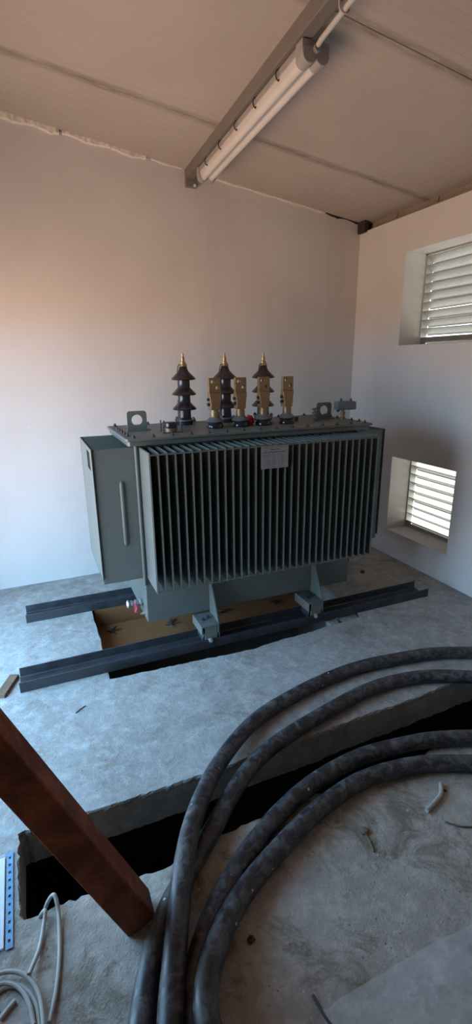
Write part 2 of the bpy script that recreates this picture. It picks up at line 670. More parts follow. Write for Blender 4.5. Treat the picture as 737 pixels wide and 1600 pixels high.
# ------------------------------------------------------------------ louvred vents
def louvre(idx, y0, y1, z0, z1, count, label):
    root = bpy.data.objects.new('window_%d' % idx, None)
    COL.objects.link(root)
    yc = (y0 + y1) / 2
    root.location = (xr(yc), yc, z0)
    root['kind'] = 'structure'
    root['label'] = label
    hw = (y0 - y1) / 2
    H = z1 - z0
    b = MB()
    t = .012
    for s in (-1, 1):
        a = s * hw
        b.box(.215, .285, min(a, a - s * t), max(a, a - s * t), 0, H)
    b.box(.215, .285, -hw, hw, 0, t)
    b.box(.215, .285, -hw, hw, H - t, H)
    b.build('louvre_frame', M['galv'], root, bevel=.001)
    pitch = (H - .01) / count
    prof = [(.000, .052), (.004, .048), (.078, .006), (.082, -.006)]   # inner edge high, outer lip low
    m = MB()
    vs = []
    for s in (-1, 1):
        for (x, z) in prof:
            vs.append((x, s * (hw - .010), z))
        for (x, z) in reversed(prof):
            vs.append((x + .0015, s * (hw - .010), z + .002))
    n = len(prof) * 2
    fs = [(k, (k + 1) % n, (k + 1) % n + n, k + n) for k in range(n)] + [tuple(reversed(range(n))), tuple(range(n, 2 * n))]
    m.add(vs, fs)
    first = m.build('louvre_blade', M['galv'], root, smooth=False)
    first.location = (.212, 0, .012)
    for k in range(1, count):
        c = first.copy()
        COL.objects.link(c)
        c.parent = root
        c.location = (.212, 0, .012 + pitch * k)
        c.rotation_euler = (random.uniform(-.012, .012), random.uniform(-.04, .04), 0)
    return root


louvre(1, .952, .175, 1.900, 2.622, 10, 'upper louvred vent of galvanised blades high in the right wall')
louvre(2, .912, .180, .248, .943, 9, 'lower louvred vent of galvanised blades near the floor in the right wall')

# ------------------------------------------------------------------ roof beam, lamp, conduit
bm_ = thing('roof_beam', 'grey painted steel beam under the ceiling running from the back wall', 'beam', (.955, 0, 3.13))
b = MB()
b.box(-.03, .035, YF, yb(.95), .0, zc(.98) - 3.13 + .02)
b.build('beam_section', M['beam'], bm_, bevel=.004)
b = MB()
b.box(-.034, .055, 1.535, yb(.95) + .002, -.055, .065)
b.build('end_plate', M['beam'], bm_, bevel=.003)
b = MB()
b.lathe([(.012, 0), (.012, .008)], (.035, 1.527, -.045), (0, 1, 0), 6)
b.build('bolt', M['plaster'], bm_)

LX, LY0, LY1, LZ = 1.008, -.24, 1.30, 3.124
lamp = thing('fluorescent_light', 'long twin tube light fitting with clear cover, unlit, under the steel roof beam', 'lamp', (LX, LY0, LZ))
LL = LY1 - LY0
b = MB()
hw = .062
b.prism([[(-hw, -.030), (hw, -.030), (hw, 0), (hw - .02, .004), (-hw + .02, .004), (-hw, 0)]], (0, LL, 0), (1, 0, 0), (0, 0, 1), LL)
b.build('housing', M['cap'], lamp, bevel=.003)
b = MB()
prof = []
for k in range(29):                                            # two rounded lobes, one for each tube
    t = k / 28
    x = -hw + .004 + (2 * hw - .008) * t
    z = -.030 - .052 * abs(math.sin(PI * 2 * t)) ** .45 * (1 if .02 < t < .98 else .4)
    z = min(z, -.030 - .034 * (1 if .08 < t < .92 else 0))
    prof.append((x, z))
vs = [(x, .02, z) for x, z in prof] + [(x, LL - .02, z) for x, z in prof]
n = len(prof)
b.add(vs, [(k, k + 1, k + 1 + n, k + n) for k in range(n - 1)] + [tuple(range(n)), tuple(reversed(range(n, 2 * n)))])
b.build('diffuser', M['clear'], lamp)
for s in (-1, 1):
    b = MB()
    b.cyl((s * .030, .05, -.053), (s * .030, LL - .05, -.053), .014, 16, 0)
    for yy in (.03, LL - .05):
        b.cyl((s * .030, yy, -.053), (s * .030, yy + .02, -.053), .0145, 16, 1)
    b.build('lamp_tube', [M['tubew'], M['zinc']], lamp)
for e, (ya, yc) in enumerate(((-.035, .03), (LL - .03, LL + .02))):
    b = MB()
    b.box(-hw - .006, hw + .006, ya, yc, -.055, .004)
    for s in (-1, 1):
        b.cyl((s * .032, ya - .004, -.050), (s * .032, yc + .002, -.050), .035, 20)
    if e == 0:
        b.cyl((0, ya - .02, -.030), (0, ya, -.030), .018, 16)
    b.build('end_cap', M['cap'], lamp, bevel=.003)
clip = None
for k in range(5):
    yy = .22 + k * .28
    for s in (-1, 1):
        if clip is None:
            b = MB()
            b.tube(spline([(-.002, 0, .002), (-.012, 0, -.012), (-.010, 0, -.034), (.002, 0, -.044), (.006, 0, -.036)], 5), .0035, 6)
            clip = b.build('clip', M['bolt'], lamp)
            clip.location = (-hw, yy, 0)
            c = clip
        else:
            c = clip.copy()
            COL.objects.link(c)
            c.parent = lamp
            c.location = (s * hw, yy, 0)
        if s > 0:
            c.rotation_euler = (0, 0, PI)

cd = thing('electrical_conduit', 'grey white plastic conduit running along the roof beam to the light fitting', 'pipe', (.995, -.3, 3.1))
b = MB()
b.tube(spline([(.01, .0, .0), (.004, -.1, .004), (-.006, -.6, .012), (-.006, -2, .015), (-.006, -4.3, .015)], 8), .0115, 14)
b.build('pipe', M['pvc'], cd)
for yy in (-.22, -.62, -1.2, -2.4):
    b = MB()
    b.tube(spline([(.02, yy, .03), (.018, yy, .0), (.0, yy, -.006), (-.022, yy, .004), (-.026, yy, .035)], 5), .004, 6)
    b.build('saddle_clip', M['pvc'], cd)

for o in (bm_, lamp, cd):
    pv = Vector((.955, 1.56, 0))
    rot = Matrix.Rotation(-.026, 4, 'Z')
    o.location = pv + rot @ (Vector(o.location) - pv)
    o.rotation_euler = (0, 0, -.026)

# ------------------------------------------------------------------ transformer
TX0, TX1, TY0, TY1 = .135, 1.665, .217, .813
FZ0, FZ1 = .487, 1.306
HC = 1.366
T = thing('power_transformer', 'large grey green oil transformer with cooling fins standing on steel rails', 'transformer', (.9, .53, .0))
TO = Vector((-.9, -.53, 0))


class TB(MB):
    """geometry given in room coordinates, built relative to the transformer's origin"""
    def build(self, name, mats, parent=None, off=None, **kw):
        o = Vector(off) if off is not None else Vector((.9, .53, 0))
        self.v = [tuple(Vector(p) - o) for p in self.v]
        ob = MB.build(self, name, mats, parent if parent is not None else T, **kw)
        return ob


b = TB()
b.box(TX0, TX1, TY0, TY1, .173, 1.325)
b.build('tank', M['paint'], bevel=.006)
# corner posts of the tank seen beside the fins
for x in (TX0, TX1):
    for y in (TY0, TY1):
        b = TB()
        b.cyl((x, y, .44), (x, y, 1.325), .011, 12)
        b.build('corner_post', M['paint'])
# flange rim and cover plate with cut corners
b = TB()
c0, c1, d0, d1 = .072, 1.765, .165, .850
ch = .012


def ocs(x0, x1, y0, y1, c):
    return [(x0 + c, y0), (x1 - c, y0), (x1, y0 + c), (x1, y1 - c), (x1 - c, y1), (x0 + c, y1), (x0, y1 - c), (x0, y0 + c)]


b.prism([ocs(c0 + .012, c1 - .012, d0 + .012, d1 - .012, ch)], (0, 0, 1.322), (1, 0, 0), (0, 1, 0), .026)
b.build('tank_flange', M['paint'], bevel=.002)
b = TB()
b.prism([ocs(c0, c1, d0, d1, ch)], (0, 0, 1.350), (1, 0, 0), (0, 1, 0), .016)
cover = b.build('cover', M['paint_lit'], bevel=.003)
b = MB()
b.lathe([(.011, 0), (.011, .009)], (0, 0, 0), (0, 0, 1), 6)
b.lathe([(.006, .009), (.006, .018)], (0, 0, 0), (0, 0, 1), 10)
b.lathe([(.015, -.001), (.015, .002)], (0, 0, 0), (0, 0, 1), 14)
bolt = None
spots = []
nx, ny = 15, 8
for k in range(nx):
    x = c0 + .05 + (c1 - c0 - .10) * k / (nx - 1)
    spots += [(x, d0 + .030), (x, d1 - .030)]
for k in range(1, ny - 1):
    y = d0 + .03 + (d1 - d0 - .06) * k / (ny - 1)
    spots += [(c0 + .032, y), (c1 - .032, y)]
for (x, y) in spots:
    if bolt is None:
        bolt = b.build('cover_bolt', M['bolt'], T)
        bolt.location = (x - .9, y - .53, HC)
    else:
        dup(bolt, T, (x - .9, y - .53, HC))

# corrugated cooling fins: hollow pockets with a tapering top
FT = .010


def fin_mesh(depth, groove=False):
    """fin in local coords: root at y=0, tip at y=-depth, thickness along x"""
    m = MB()
    h = FZ1 - FZ0
    t = FT / 2
    for (zb_, zt_, yb_, ta) in ((0, h, 0, t),):
        # outline in (y, z): slightly sloped top and bottom
        loop = [(0, .0), (-depth + .012, .0), (-depth, .012), (-depth, h - .012), (-depth + .012, h), (0, h + .004)]
        vs = [(-ta, y, z) for y, z in loop] + [(ta, y, z) for y, z in loop]
        n = len(loop)
        m.add(vs, [tuple(range(n)), tuple(reversed(range(n, 2 * n)))] + [(k, k + n, (k + 1) % n + n, (k + 1) % n) for k in range(n)])
    # pressed edge seam around the tip, and the shallow stiffening bead on each face
    m.box(-.0014, .0014, -depth - .006, -depth + .004, -.004, h + .004)
    m.box(-.0014, .0014, -depth, 0, -.006, .002)
    m.box(-.0014, .0014, -depth, 0, h - .002, h + .005)
    if groove:
        for s in (-1, 1):
            m.lathe([(.0, -.205), (.010, -.195), (.013, -.18), (.013, .18), (.010, .195), (0, .205)], (s * (t - .0105), -depth * .40, h * .52), (0, 0, 1), 12)
    return m


FD = .247
N = 32
x_a, x_b = .157, 1.660
f0 = None
for k in range(N):
    x = x_a + (x_b - x_a) * k / (N - 1)
    loc = (x - .9, TY0 + .002 - .53, FZ0)
    if f0 is None:
        f0 = fin_mesh(FD).build('cooling_fin', M['paint'], T)
        f0.location = loc
    else:
        dup(f0, T, loc)
for k in range(N):
    x = x_a + (x_b - x_a) * k / (N - 1)
    c = dup(f0, T, (x - .9, TY1 - .002 - .53, FZ0))
    c.rotation_euler = (0, 0, PI)
NE = 13
e0 = None
for s in (-1, 1):
    for k in range(NE):
        y = .238 + (.795 - .238) * k / (NE - 1)
        loc = ((TX0 if s < 0 else TX1) - s * .002 - .9, y - .53, FZ0)
        if e0 is None:
            e0 = fin_mesh(.243, True).build('cooling_fin', M['paint'], T)
            e0.location = loc
            c = e0
        else:
            c = dup(e0, T, loc)
        c.rotation_euler = (0, 0, -PI / 2 if s < 0 else PI / 2)
for s in (-1, 1):
    xo = (TX0 - .002 - .250) if s < 0 else (TX1 + .002 + .247)
    b = TB()
    hole = [(.30, 1.175), (.44, 1.175), (.44, 1.285), (.30, 1.285)]
    b.prism([[(.222, FZ0 + .03), (.811, FZ0 + .03), (.811, FZ1 + .004), (.222, FZ1 + .004)], list(reversed(hole))],
            (xo, 0, 0), (0, 1, 0), (0, 0, 1), .003)
    b.build('end_plate', M['paint'])
# stiffening rods welded across the fin tips
for z in (FZ1 - .006, FZ0 + .004):
    b = TB()
    b.cyl((x_a - .004, TY0 - FD + .001, z), (x_b + .004, TY0 - FD + .001, z), .0045, 8)
    b.build('stiffening_rod', M['paint'])
    b = TB()
    b.cyl((x_a, TY1 + FD - .001, z), (x_b, TY1 + FD - .001, z), .0045, 8)
    b.build('stiffening_rod', M['paint'])

# undercarriage: gusset plates, wheel housings, wheels
for wx in (.4985, 1.285):
    for s in (-1, 1):
        yt = TY0 if s < 0 else TY1
        Y = lambda d: yt + s * d
        b = TB()
        lp = [(0, .42), (0, .06), (.165, .06), (.165, .15), (.02, .42)]
        gx = wx + .058
        pts = [(Y(d) , z) for d, z in lp]
        b.prism([pts], (gx, 0, 0), (0, 1, 0), (0, 0, 1), .010)
        b.build('gusset_plate', M['paint'], bevel=.001)
        b = TB()
        ya, yc = sorted((Y(-.02), Y(.175)))
        b.box(wx - .060, wx + .062, ya, yc, .150, .160)          # top plate
        b.box(wx - .060, wx - .052, ya, yc, .095, .152)          # turned-down sides
        b.box(wx + .050, wx + .058, ya, yc, .095, .152)
        yp = Y(.167)
        b.prism([[(wx - .036, .152), (wx - .036, .045), (wx - .020, .030), (wx + .032, .030), (wx + .046, .045), (wx + .046, .152)]],
                (0, yp + (.004), 0), (1, 0, 0), (0, 0, 1), .008)
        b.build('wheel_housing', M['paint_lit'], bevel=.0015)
        b = TB()
        yw0, yw1 = sorted((Y(.055), Y(.150)))
        ym = (yw0 + yw1) / 2
        rw = .046
        b.lathe([(.012, 0), (rw - .004, .0), (rw, .004), (rw, .016), (rw, yw1 - yw0), (.012, yw1 - yw0)],
                (wx - .004, yw0, .0555), (0, 1, 0), 28)
        w = b.build('wheel', M['steel'])
        b = TB()
        yo = Y(.176)
        b.lathe([(.018, 0), (.018, .004), (.013, .004), (.013, .014), (.007, .014), (.007, .022)], (wx - .004, yo, .0555), (0, s, 0), 6 if 0 else 16)
        b.cyl((wx - .004, Y(.04), .0555), (wx - .004, Y(.176), .0555), .010, 12)
        b.build('axle_bolt', M['zinc'])
        for dx, dy in ((-.022, .09), (.018, .075)):
            b = TB()
            b.lathe([(.011, 0), (.011, .008), (.006, .008), (.006, .02)], (wx + dx, Y(dy), .160), (0, 0, 1), 6)
            b.build('housing_bolt', M['bolt'])

# high voltage bushings
YH = .70


def hv_bushing(x, y):
    z0 = HC
    b = TB()
    prof = [(.060, 0), (.060, .020), (.046, .028), (.044, .05)]
    for zc_ in (.107, .205, .305):                # three sheds
        prof += [(.042, zc_ - .012), (.060, zc_ - .010), (.080, zc_ - .006), (.083, zc_), (.079, zc_ + .006), (.062, zc_ + .022), (.046, zc_ + .038)]
        if zc_ < .3:
            prof += [(.0415, zc_ + .045)]
    prof += [(.036, .352), (.028, .372), (.025, .385), (.0, .386)]
    b.lathe(prof, (x, y, z0), (0, 0, 1), 32)
    body = b.build('high_voltage_bushing', M['porc'], off=(x, y, z0))
    body.location = Vector((x, y, z0)) - Vector((.9, .53, 0))
    o = (x, y, z0)
    b = TB()
    b.lathe([(.024, .384), (.027, .388), (.027, .398), (.020, .402), (.020, .412), (.013, .416), (.012, .442), (.008, .446), (.007, .468), (.0, .470)], (x, y, z0), (0, 0, 1), 16)
    b.build('terminal_stud', M['brass_hi'], body, off=o)
    b = TB()
    b.lathe([(.044, .026), (.072, .026), (.072, .036), (.044, .036)], (x, y, z0), (0, 0, 1), 24, caps=False)
    for k in range(4):
        a = PI / 4 + k * PI / 2
        b.cyl((x + .064 * math.cos(a), y + .064 * math.sin(a), z0), (x + .064 * math.cos(a), y + .064 * math.sin(a), z0 + .052), .0065, 8)
        b.lathe([(.012, .036), (.012, .046)], (x + .064 * math.cos(a), y + .064 * math.sin(a), z0), (0, 0, 1), 6)
    b.build('clamp_ring', M['instr'], body, off=o)
    b = TB()
    b.tube(spline([(x - .02, y - .02, z0 + .392), (x - .035, y - .02, z0 + .395), (x - .044, y - .022, z0 + .375), (x - .052, y - .024, z0 + .318)], 6), .003, 6)
    b.tube([(x - .062, y - .05, z0 + .03), (x - .060, y - .05, z0 + .17)], .003, 6)
    b.build('arcing_horn', M['bolt'], body, off=o)
    return body


hv = hv_bushing(.584, YH)
for x in (.884, 1.182):
    dup(hv, T, Vector((x, YH, HC)) - Vector((.9, .53, 0)))

# low voltage bushings
YLV = .42


def lv_bushing(x, y):
    z0 = HC
    o = (x, y, z0)
    b = TB()
    b.lathe([(.050, 0), (.056, .006), (.056, .018), (.048, .030), (.050, .044), (.044, .048)], o, (0, 0, 1), 28)
    body = b.build('low_voltage_bushing', M['porc_lv'], off=o)
    body.location = Vector(o) - Vector((.9, .53, 0))
    b = TB()
    b.lathe([(.058, .040), (.060, .046), (.048, .056), (.034, .068), (.0, .068)], o, (0, 0, 1), 28)
    b.build('collar', M['instr'], body, off=o)
    b = TB()
    b.lathe([(.033, .060), (.033, .068), (.029, .070), (.030, .100), (.027, .106), (.028, .130), (0, .130)], o, (0, 0, 1), 20)
    b.build('stem', M['brass'], body, off=o)
    # clamp that widens upward and its flag plate with two holes
    b = TB()
    A = Matrix.Translation(Vector(o)) @ Matrix.Rotation(math.radians(2), 4, 'Z')
    sec = [(.116, .031, .028, -.004), (.150, .031, .028, -.002), (.212, .040, .019, 0), (.222, .040, .018, 0)]
    vs = []
    for h, ax, ay, ox in sec:
        for sx, sy in ((-1, -1), (1, -1), (1, 1), (-1, 1)):
            vs.append(A @ Vector((ox + sx * ax, sy * ay, h)))
    fs = [tuple(reversed(range(4))), tuple(range(12, 16))]
    for i in range(3):
        for k in range(4):
            fs.append((i * 4 + k, i * 4 + (k + 1) % 4, i * 4 + 4 + (k + 1) % 4, i * 4 + 4 + k))
    b.add(vs, fs)
    R3 = A.to_3x3()
    oo = A @ Vector((0, .012, .222))
    b.prism([[(-.040, 0), (.040, 0), (.040, .092), (-.040, .092)], list(reversed(circ(-.016, .068, .0115, 16))), list(reversed(circ(.017, .030, .0115, 16)))],
            oo, R3 @ Vector((1, 0, 0)), R3 @ Vector((0, 0, 1)), .024)
    b.build('flag_terminal', M['brass'], body, off=o, bevel=.0015)
    for h in (.150, .182):
        b = TB()
        p = A @ Vector((-.034, 0, h))
        q = A @ Vector((-.050, 0, h))
        b.lathe([(.010, 0), (.010, .016)], p, q - p, 6)
        b.build('clamp_screw', M['bolt'], body, off=o)
    return body


lv = lv_bushing(.700, YLV)
for x in (.880, 1.050, 1.228):
    dup(lv, T, Vector((x, YLV, HC)) - Vector((.9, .53, 0)))

# lifting lugs
for x, y in ((.213, .52), (1.59, .52)):
    b = TB()
    w, h = .062, .122
    lp = [(-w, 0), (w, 0), (w, h - .012), (w - .012, h), (-w + .012, h), (-w, h - .012)]
    b.prism([lp, list(reversed(circ(0, .066, .034, 24)))], (x, y + .006, HC), (1, 0, 0), (0, 0, 1), .012)
    b.box(x - w - .004, x + w + .02, y - .02, y + .02, HC, HC + .008)
    b.build('lifting_lug', M['paint'], bevel=.0015)

# filler cap with guard pins
x, y = .387, .36
b = TB()
b.lathe([(.034, 0), (.034, .024), (.030, .026)], (x, y, HC), (0, 0, 1), 24, 1)
b.lathe([(.031, .026), (.036, .032), (.036, .052), (.030, .062), (.0, .064)], (x, y, HC), (0, 0, 1), 24, 0)
b.build('filler_cap', [M['porc_lv'], M['brass']])
b = TB()
b.box(x - .062, x + .062, y - .052, y - .040, HC, HC + .005)
for dx in (-.056, .056):
    b.cyl((x + dx, y - .046, HC), (x + dx, y - .046, HC + .052), .004, 8)
    b.cyl((x + dx * .9, y + .046, HC), (x + dx * .9, y + .046, HC + .07), .004, 8)
b.build('cap_guard', M['bolt'])
# red capped valve between the bushings
x, y = .965, .46
b = TB()
b.lathe([(.024, 0), (.024, .012), (.031, .014), (.031, .03), (.026, .05), (.012, .062), (0, .064)], (x, y, HC), (0, 0, 1), 20)
b.box(x - .004, x + .004, y - .034, y + .034, HC + .02, HC + .066)
b.build('red_cap', M['red'], bevel=.001)
# little oil valve and temperature box at the right end
x, y = 1.475, .46
b = TB()
b.lathe([(.024, 0), (.024, .008), (.012, .012), (.012, .04), (.018, .044), (.018, .06), (.010, .066), (.010, .082)], (x, y, HC), (0, 0, 1), 14)
b.cyl((x - .02, y, HC + .082), (x + .02, y, HC + .088), .006, 10)
b.cyl((x, y - .03, HC + .03), (x, y + .03, HC + .03), .010, 10)
b.build('oil_valve', M['instr'])
b = TB()
b.cyl((1.36, .52, HC), (1.36, .52, HC + .03), .016, 6)
b.build('plug', M['bolt'])
x, y = 1.728, .46
b = TB()
A = Matrix.Translation((x, y, HC)) @ Matrix.Rotation(math.radians(-14), 4, 'Z')
b.box(-.066, .066, -.045, .045, .070, .130, 0, A)
b.box(-.070, .070, -.050, -.043, .074, .126, 0, A)
b.build('temperature_box', M['instr'], bevel=.006)
b = TB()
b.lathe([(.020, 0), (.020, .012), (.013, .014), (.013, .035), (.019, .037), (.019, .050), (.012, .052), (.012, .072)], (x - .012, y, HC), (0, 0, 1), 14)
b.build('sensor_stem', M['brass'])
for dx in (-.03, .045):
    b = TB()
    p = A @ Vector((dx, 0, .128))
    b.lathe([(.009, 0), (.009, .016), (.006, .020)], p, (0, 0, 1), 10)
    b.build('cable_gland', M['bolt'])
b = TB()
b.cyl(A @ Vector((-.062, -.02, .06)), A @ Vector((-.04, -.02, .075)), .009, 10)
b.build('cable_gland', M['rubber'])

# nameplate fixed to the fin tips, its print too small to read
b = TB()
px0, px1, pz0, pz1, py = .814, .994, 1.166, 1.300, TY0 - FD - .007
b.box(px0, px1, py - .003, py, pz0, pz1)
npl = b.build('nameplate', M['plate'])
b = TB()
yy = py - .0034


def ln(xa, xb, za, zb_):
    b.box(px0 + xa, px0 + xb, yy, yy + .0006, pz1 - zb_, pz1 - za)


ln(.012, .158, .006, .0075)
ln(.060, .085, .018, .023)
ln(.094, .120, .017, .021)
ln(.020, .036, .025, .027)
ln(.012, .160, .034, .038)
for r in range(6):
    z = .050 + r * .012
    for xa, w in ((.014, .02), (.045, .024), (.082, .02), (.112, .012), (.132, .024)):
        if random.random() < .8:
            ln(xa, xa + w * random.uniform(.5, 1), z, z + .0025)
ln(.010, .162, .124, .1252)
ln(.076, .0772, .045, .122)
ln(.040, .0408, .045, .122)
b.build('plate_print', M['ink'], npl, smooth=False)

# drain valve with red tag at the lower left of the tank
b = TB()
y = .36
b.cyl((TX0, y, .255), (TX0 - .085, y, .255), .016, 14)
b.lathe([(.026, 0), (.026, .010), (.019, .012), (.019, .026), (.024, .028), (.024, .040), (.017, .042), (.017, .056), (.022, .058), (.022, .070)], (TX0 - .01, y, .255), (-1, 0, 0), 12)
dv = b.build('drain_valve', M['zinc'])
b = TB()
b.lathe([(.0, 0), (.026, .004), (.028, .012), (.018, .020), (0, .021)], (TX0 - .085, y, .255), (-1, 0, 0), 16)
b.build('valve_cap', M['zinc'], dv, off=(.9, .53, 0))
b = TB()
b.box(TX0 - .062, TX0 - .040, y - .032, y - .029, .200, .262)
b.tube(spline([(TX0 - .05, y - .02, .27), (TX0 - .052, y - .031, .258), (TX0 - .045, y - .032, .235), (TX0 - .056, y - .036, .21)], 5), .004, 6)
b.build('seal_tag', M['redtag'], dv, off=(.9, .53, 0))
b = TB()
y = .275
b.lathe([(.018, 0), (.018, .004), (.011, .004), (.011, .02), (.006, .02), (.006, .034)], (TX0, y, .215), (-1, 0, 0), 12)
b.build('earth_stud', M['zinc'])


# ------------------------------------------------------------------ rails
def channel(name, label, x0, x1, y0, w, h):
    t = .009
    c = Vector(((x0 + x1) / 2, y0 + w / 2, 0))
    b = MB()
    lp = [(0, 0), (w, 0), (w, h), (w - .006, h), (w - t - .002, t + .006), (w - t - .008, t), (t + .008, t), (t + .002, t + .006), (.006, h), (0, h)]
    b.prism([[(y, z) for y, z in lp]], (x0, y0, 0), (0, 1, 0), (0, 0, 1), x1 - x0)
    b.v = [tuple(Vector(p) - c) for p in b.v]
    o = b.build(name, M['steel'], bevel=.0015)
    o.location = c
    return tag(o, label, 'rail', 'rails under the transformer')


RZ = .0
channel('steel_rail', 'front dark steel channel rail under the near wheels of the transformer', -.645, 2.305, .0366, .158, .0646)
channel('steel_rail', 'rear dark steel channel rail, shorter end showing left of the transformer by the back wall', -.606, 2.15, .8646, .158, .0646)

# brown shuttering board lying in the pit, its rear edge turned up the far side
b = MB()
b.prism([[(.46, -.165), (.872, -.165), (.884, -.153), (.884, -.004), (.872, -.004), (.872, -.150), (.866, -.155), (.46, -.155)]],
        (-.135, 0, 0), (0, 1, 0), (0, 0, 1), 1.77)
bd = tag(b.build('shuttering_board', M['ply'], bevel=.002), 'brown board lying in the pit beneath the transformer', 'board')
random.seed(21)
for x, y in ((-.03, .77), (.405, .70), (.86, .725), (1.30, .70)):
    b = MB()
    for k in range(9):
        a = random.uniform(0, 2 * PI)
        L = random.uniform(.03, .085)
        p = Vector((x, y, -.150))
        q = p + Vector((L * math.cos(a), L * math.sin(a), random.uniform(0, .012)))
        b.cyl(p, q, .006, 5, 0, .003)
    b.lathe([(.0, -.006), (.016, -.004), (.018, 0), (.012, .008)], (x, y, -.150), (0, 0, 1), 10)
    b.build('tie_wire', M['gap_shade_wire'], bd)

# two grey packing pieces in the slot in front of the front rail
for (x, w, lab) in ((1.42, .075, 'left one of two grey packing pieces jammed under the front rail'), (1.56, .14, 'right one of two grey packing pieces jammed under the front rail')):
    b = MB()
    b.box(-w / 2, w / 2, -.030, .05, -.06, -.012)
    o = b.build('packing_piece', M['edge'], bevel=.006)
    o.location = (x, .012, 0)
    tag(o, lab, 'block', 'packing pieces under the front rail')

# ------------------------------------------------------------------ heavy cables
CR = .0365
CABLES = [
    [(2.489, -1.041, 0.036), (2.412, -0.976, 0.036), (2.334, -0.914, 0.036), (2.251, -0.859, 0.036), (2.163, -0.813, 0.036), (2.071, -0.773, 0.036), (1.979, -0.735, 0.036), (1.887, -0.694, 0.036), (1.796, -0.655, 0.036), (1.701, -0.625, 0.037), (1.603, -0.606, 0.037), (1.504, -0.592, 0.037), (1.405, -0.579, 0.037), (1.306, -0.568, 0.037), (1.206, -0.563, 0.036), (1.106, -0.567, 0.036), (1.007, -0.578, 0.036), (0.908, -0.594, 0.036), (0.810, -0.614, 0.036), (0.713, -0.638, 0.036), (0.617, -0.666, 0.036), (0.523, -0.699, 0.037), (0.434, -0.742, 0.040), (0.351, -0.797, 0.046), (0.273, -0.858, 0.053), (0.198, -0.924, 0.061), (0.128, -0.995, 0.070), (0.065, -1.072, 0.080), (0.007, -1.152, 0.092), (-0.045, -1.236, 0.105), (-0.092, -1.324, 0.112), (-0.134, -1.415, 0.112), (-0.172, -1.506, 0.104), (-0.210, -1.598, 0.091), (-0.247, -1.689, 0.077), (-0.278, -1.782, 0.066), (-0.305, -1.878, 0.056), (-0.329, -1.975, 0.047), (-0.350, -2.072, 0.040), (-0.364, -2.171, 0.036), (-0.372, -2.270, 0.034), (-0.376, -2.370, 0.035), (-0.379, -2.470, 0.036)],
    [(2.272, -1.261, 0.036), (2.199, -1.192, 0.037), (2.125, -1.125, 0.036), (2.046, -1.065, 0.036), (1.961, -1.012, 0.036), (1.873, -0.966, 0.036), (1.783, -0.921, 0.036), (1.695, -0.875, 0.036), (1.605, -0.830, 0.037), (1.513, -0.792, 0.036), (1.417, -0.767, 0.036), (1.318, -0.755, 0.036), (1.219, -0.752, 0.037), (1.119, -0.758, 0.037), (1.020, -0.773, 0.037), (0.923, -0.793, 0.037), (0.825, -0.816, 0.037), (0.728, -0.839, 0.037), (0.631, -0.863, 0.037), (0.535, -0.891, 0.036), (0.441, -0.925, 0.036), (0.351, -0.968, 0.036), (0.267, -1.020, 0.036), (0.188, -1.082, 0.036), (0.115, -1.150, 0.036), (0.042, -1.218, 0.036), (-0.033, -1.284, 0.036), (-0.109, -1.349, 0.036), (-0.180, -1.418, 0.036), (-0.240, -1.498, 0.036), (-0.289, -1.583, 0.037), (-0.329, -1.672, 0.037), (-0.363, -1.765, 0.037), (-0.395, -1.859, 0.037), (-0.425, -1.955, 0.037), (-0.452, -2.051, 0.037), (-0.472, -2.149, 0.036), (-0.483, -2.248, 0.036), (-0.487, -2.347, 0.036), (-0.488, -2.447, 0.036)],
    [(1.915, -1.556, 0.036), (1.837, -1.493, 0.036), (1.757, -1.433, 0.036), (1.673, -1.380, 0.036), (1.583, -1.337, 0.036), (1.490, -1.300, 0.036), (1.397, -1.264, 0.036), (1.304, -1.226, 0.036), (1.210, -1.193, 0.036), (1.114, -1.169, 0.036), (1.015, -1.153, 0.036), (0.916, -1.140, 0.036), (0.817, -1.134, 0.036), (0.717, -1.140, 0.036), (0.618, -1.155, 0.036), (0.521, -1.176, 0.036), (0.426, -1.206, 0.036), (0.333, -1.244, 0.036), (0.244, -1.287, 0.036), (0.157, -1.336, 0.036), (0.073, -1.391, 0.036), (-0.005, -1.453, 0.036), (-0.077, -1.522, 0.037), (-0.139, -1.599, 0.037), (-0.185, -1.683, 0.037), (-0.211, -1.776, 0.036), (-0.222, -1.874, 0.036), (-0.230, -1.974, 0.036), (-0.237, -2.074, 0.036), (-0.243, -2.173, 0.036), (-0.249, -2.273, 0.036), (-0.254, -2.373, 0.036), (-0.259, -2.473, 0.036)],
    [(1.773, -1.705, 0.036), (1.698, -1.639, 0.036), (1.622, -1.574, 0.036), (1.541, -1.517, 0.036), (1.454, -1.468, 0.036), (1.364, -1.425, 0.036), (1.273, -1.383, 0.036), (1.182, -1.342, 0.036), (1.090, -1.302, 0.036), (0.995, -1.272, 0.036), (0.897, -1.255, 0.036), (0.798, -1.246, 0.036), (0.699, -1.248, 0.036), (0.601, -1.264, 0.036), (0.503, -1.288, 0.036), (0.408, -1.318, 0.037), (0.315, -1.354, 0.036), (0.223, -1.394, 0.036), (0.133, -1.436, 0.037), (0.049, -1.487, 0.044), (-0.026, -1.550, 0.061), (-0.091, -1.622, 0.082), (-0.145, -1.699, 0.095), (-0.171, -1.782, 0.095), (-0.161, -1.874, 0.080), (-0.138, -1.969, 0.061), (-0.120, -2.066, 0.045), (-0.111, -2.164, 0.036), (-0.112, -2.264, 0.033), (-0.119, -2.364, 0.034), (-0.128, -2.463, 0.036)],
]
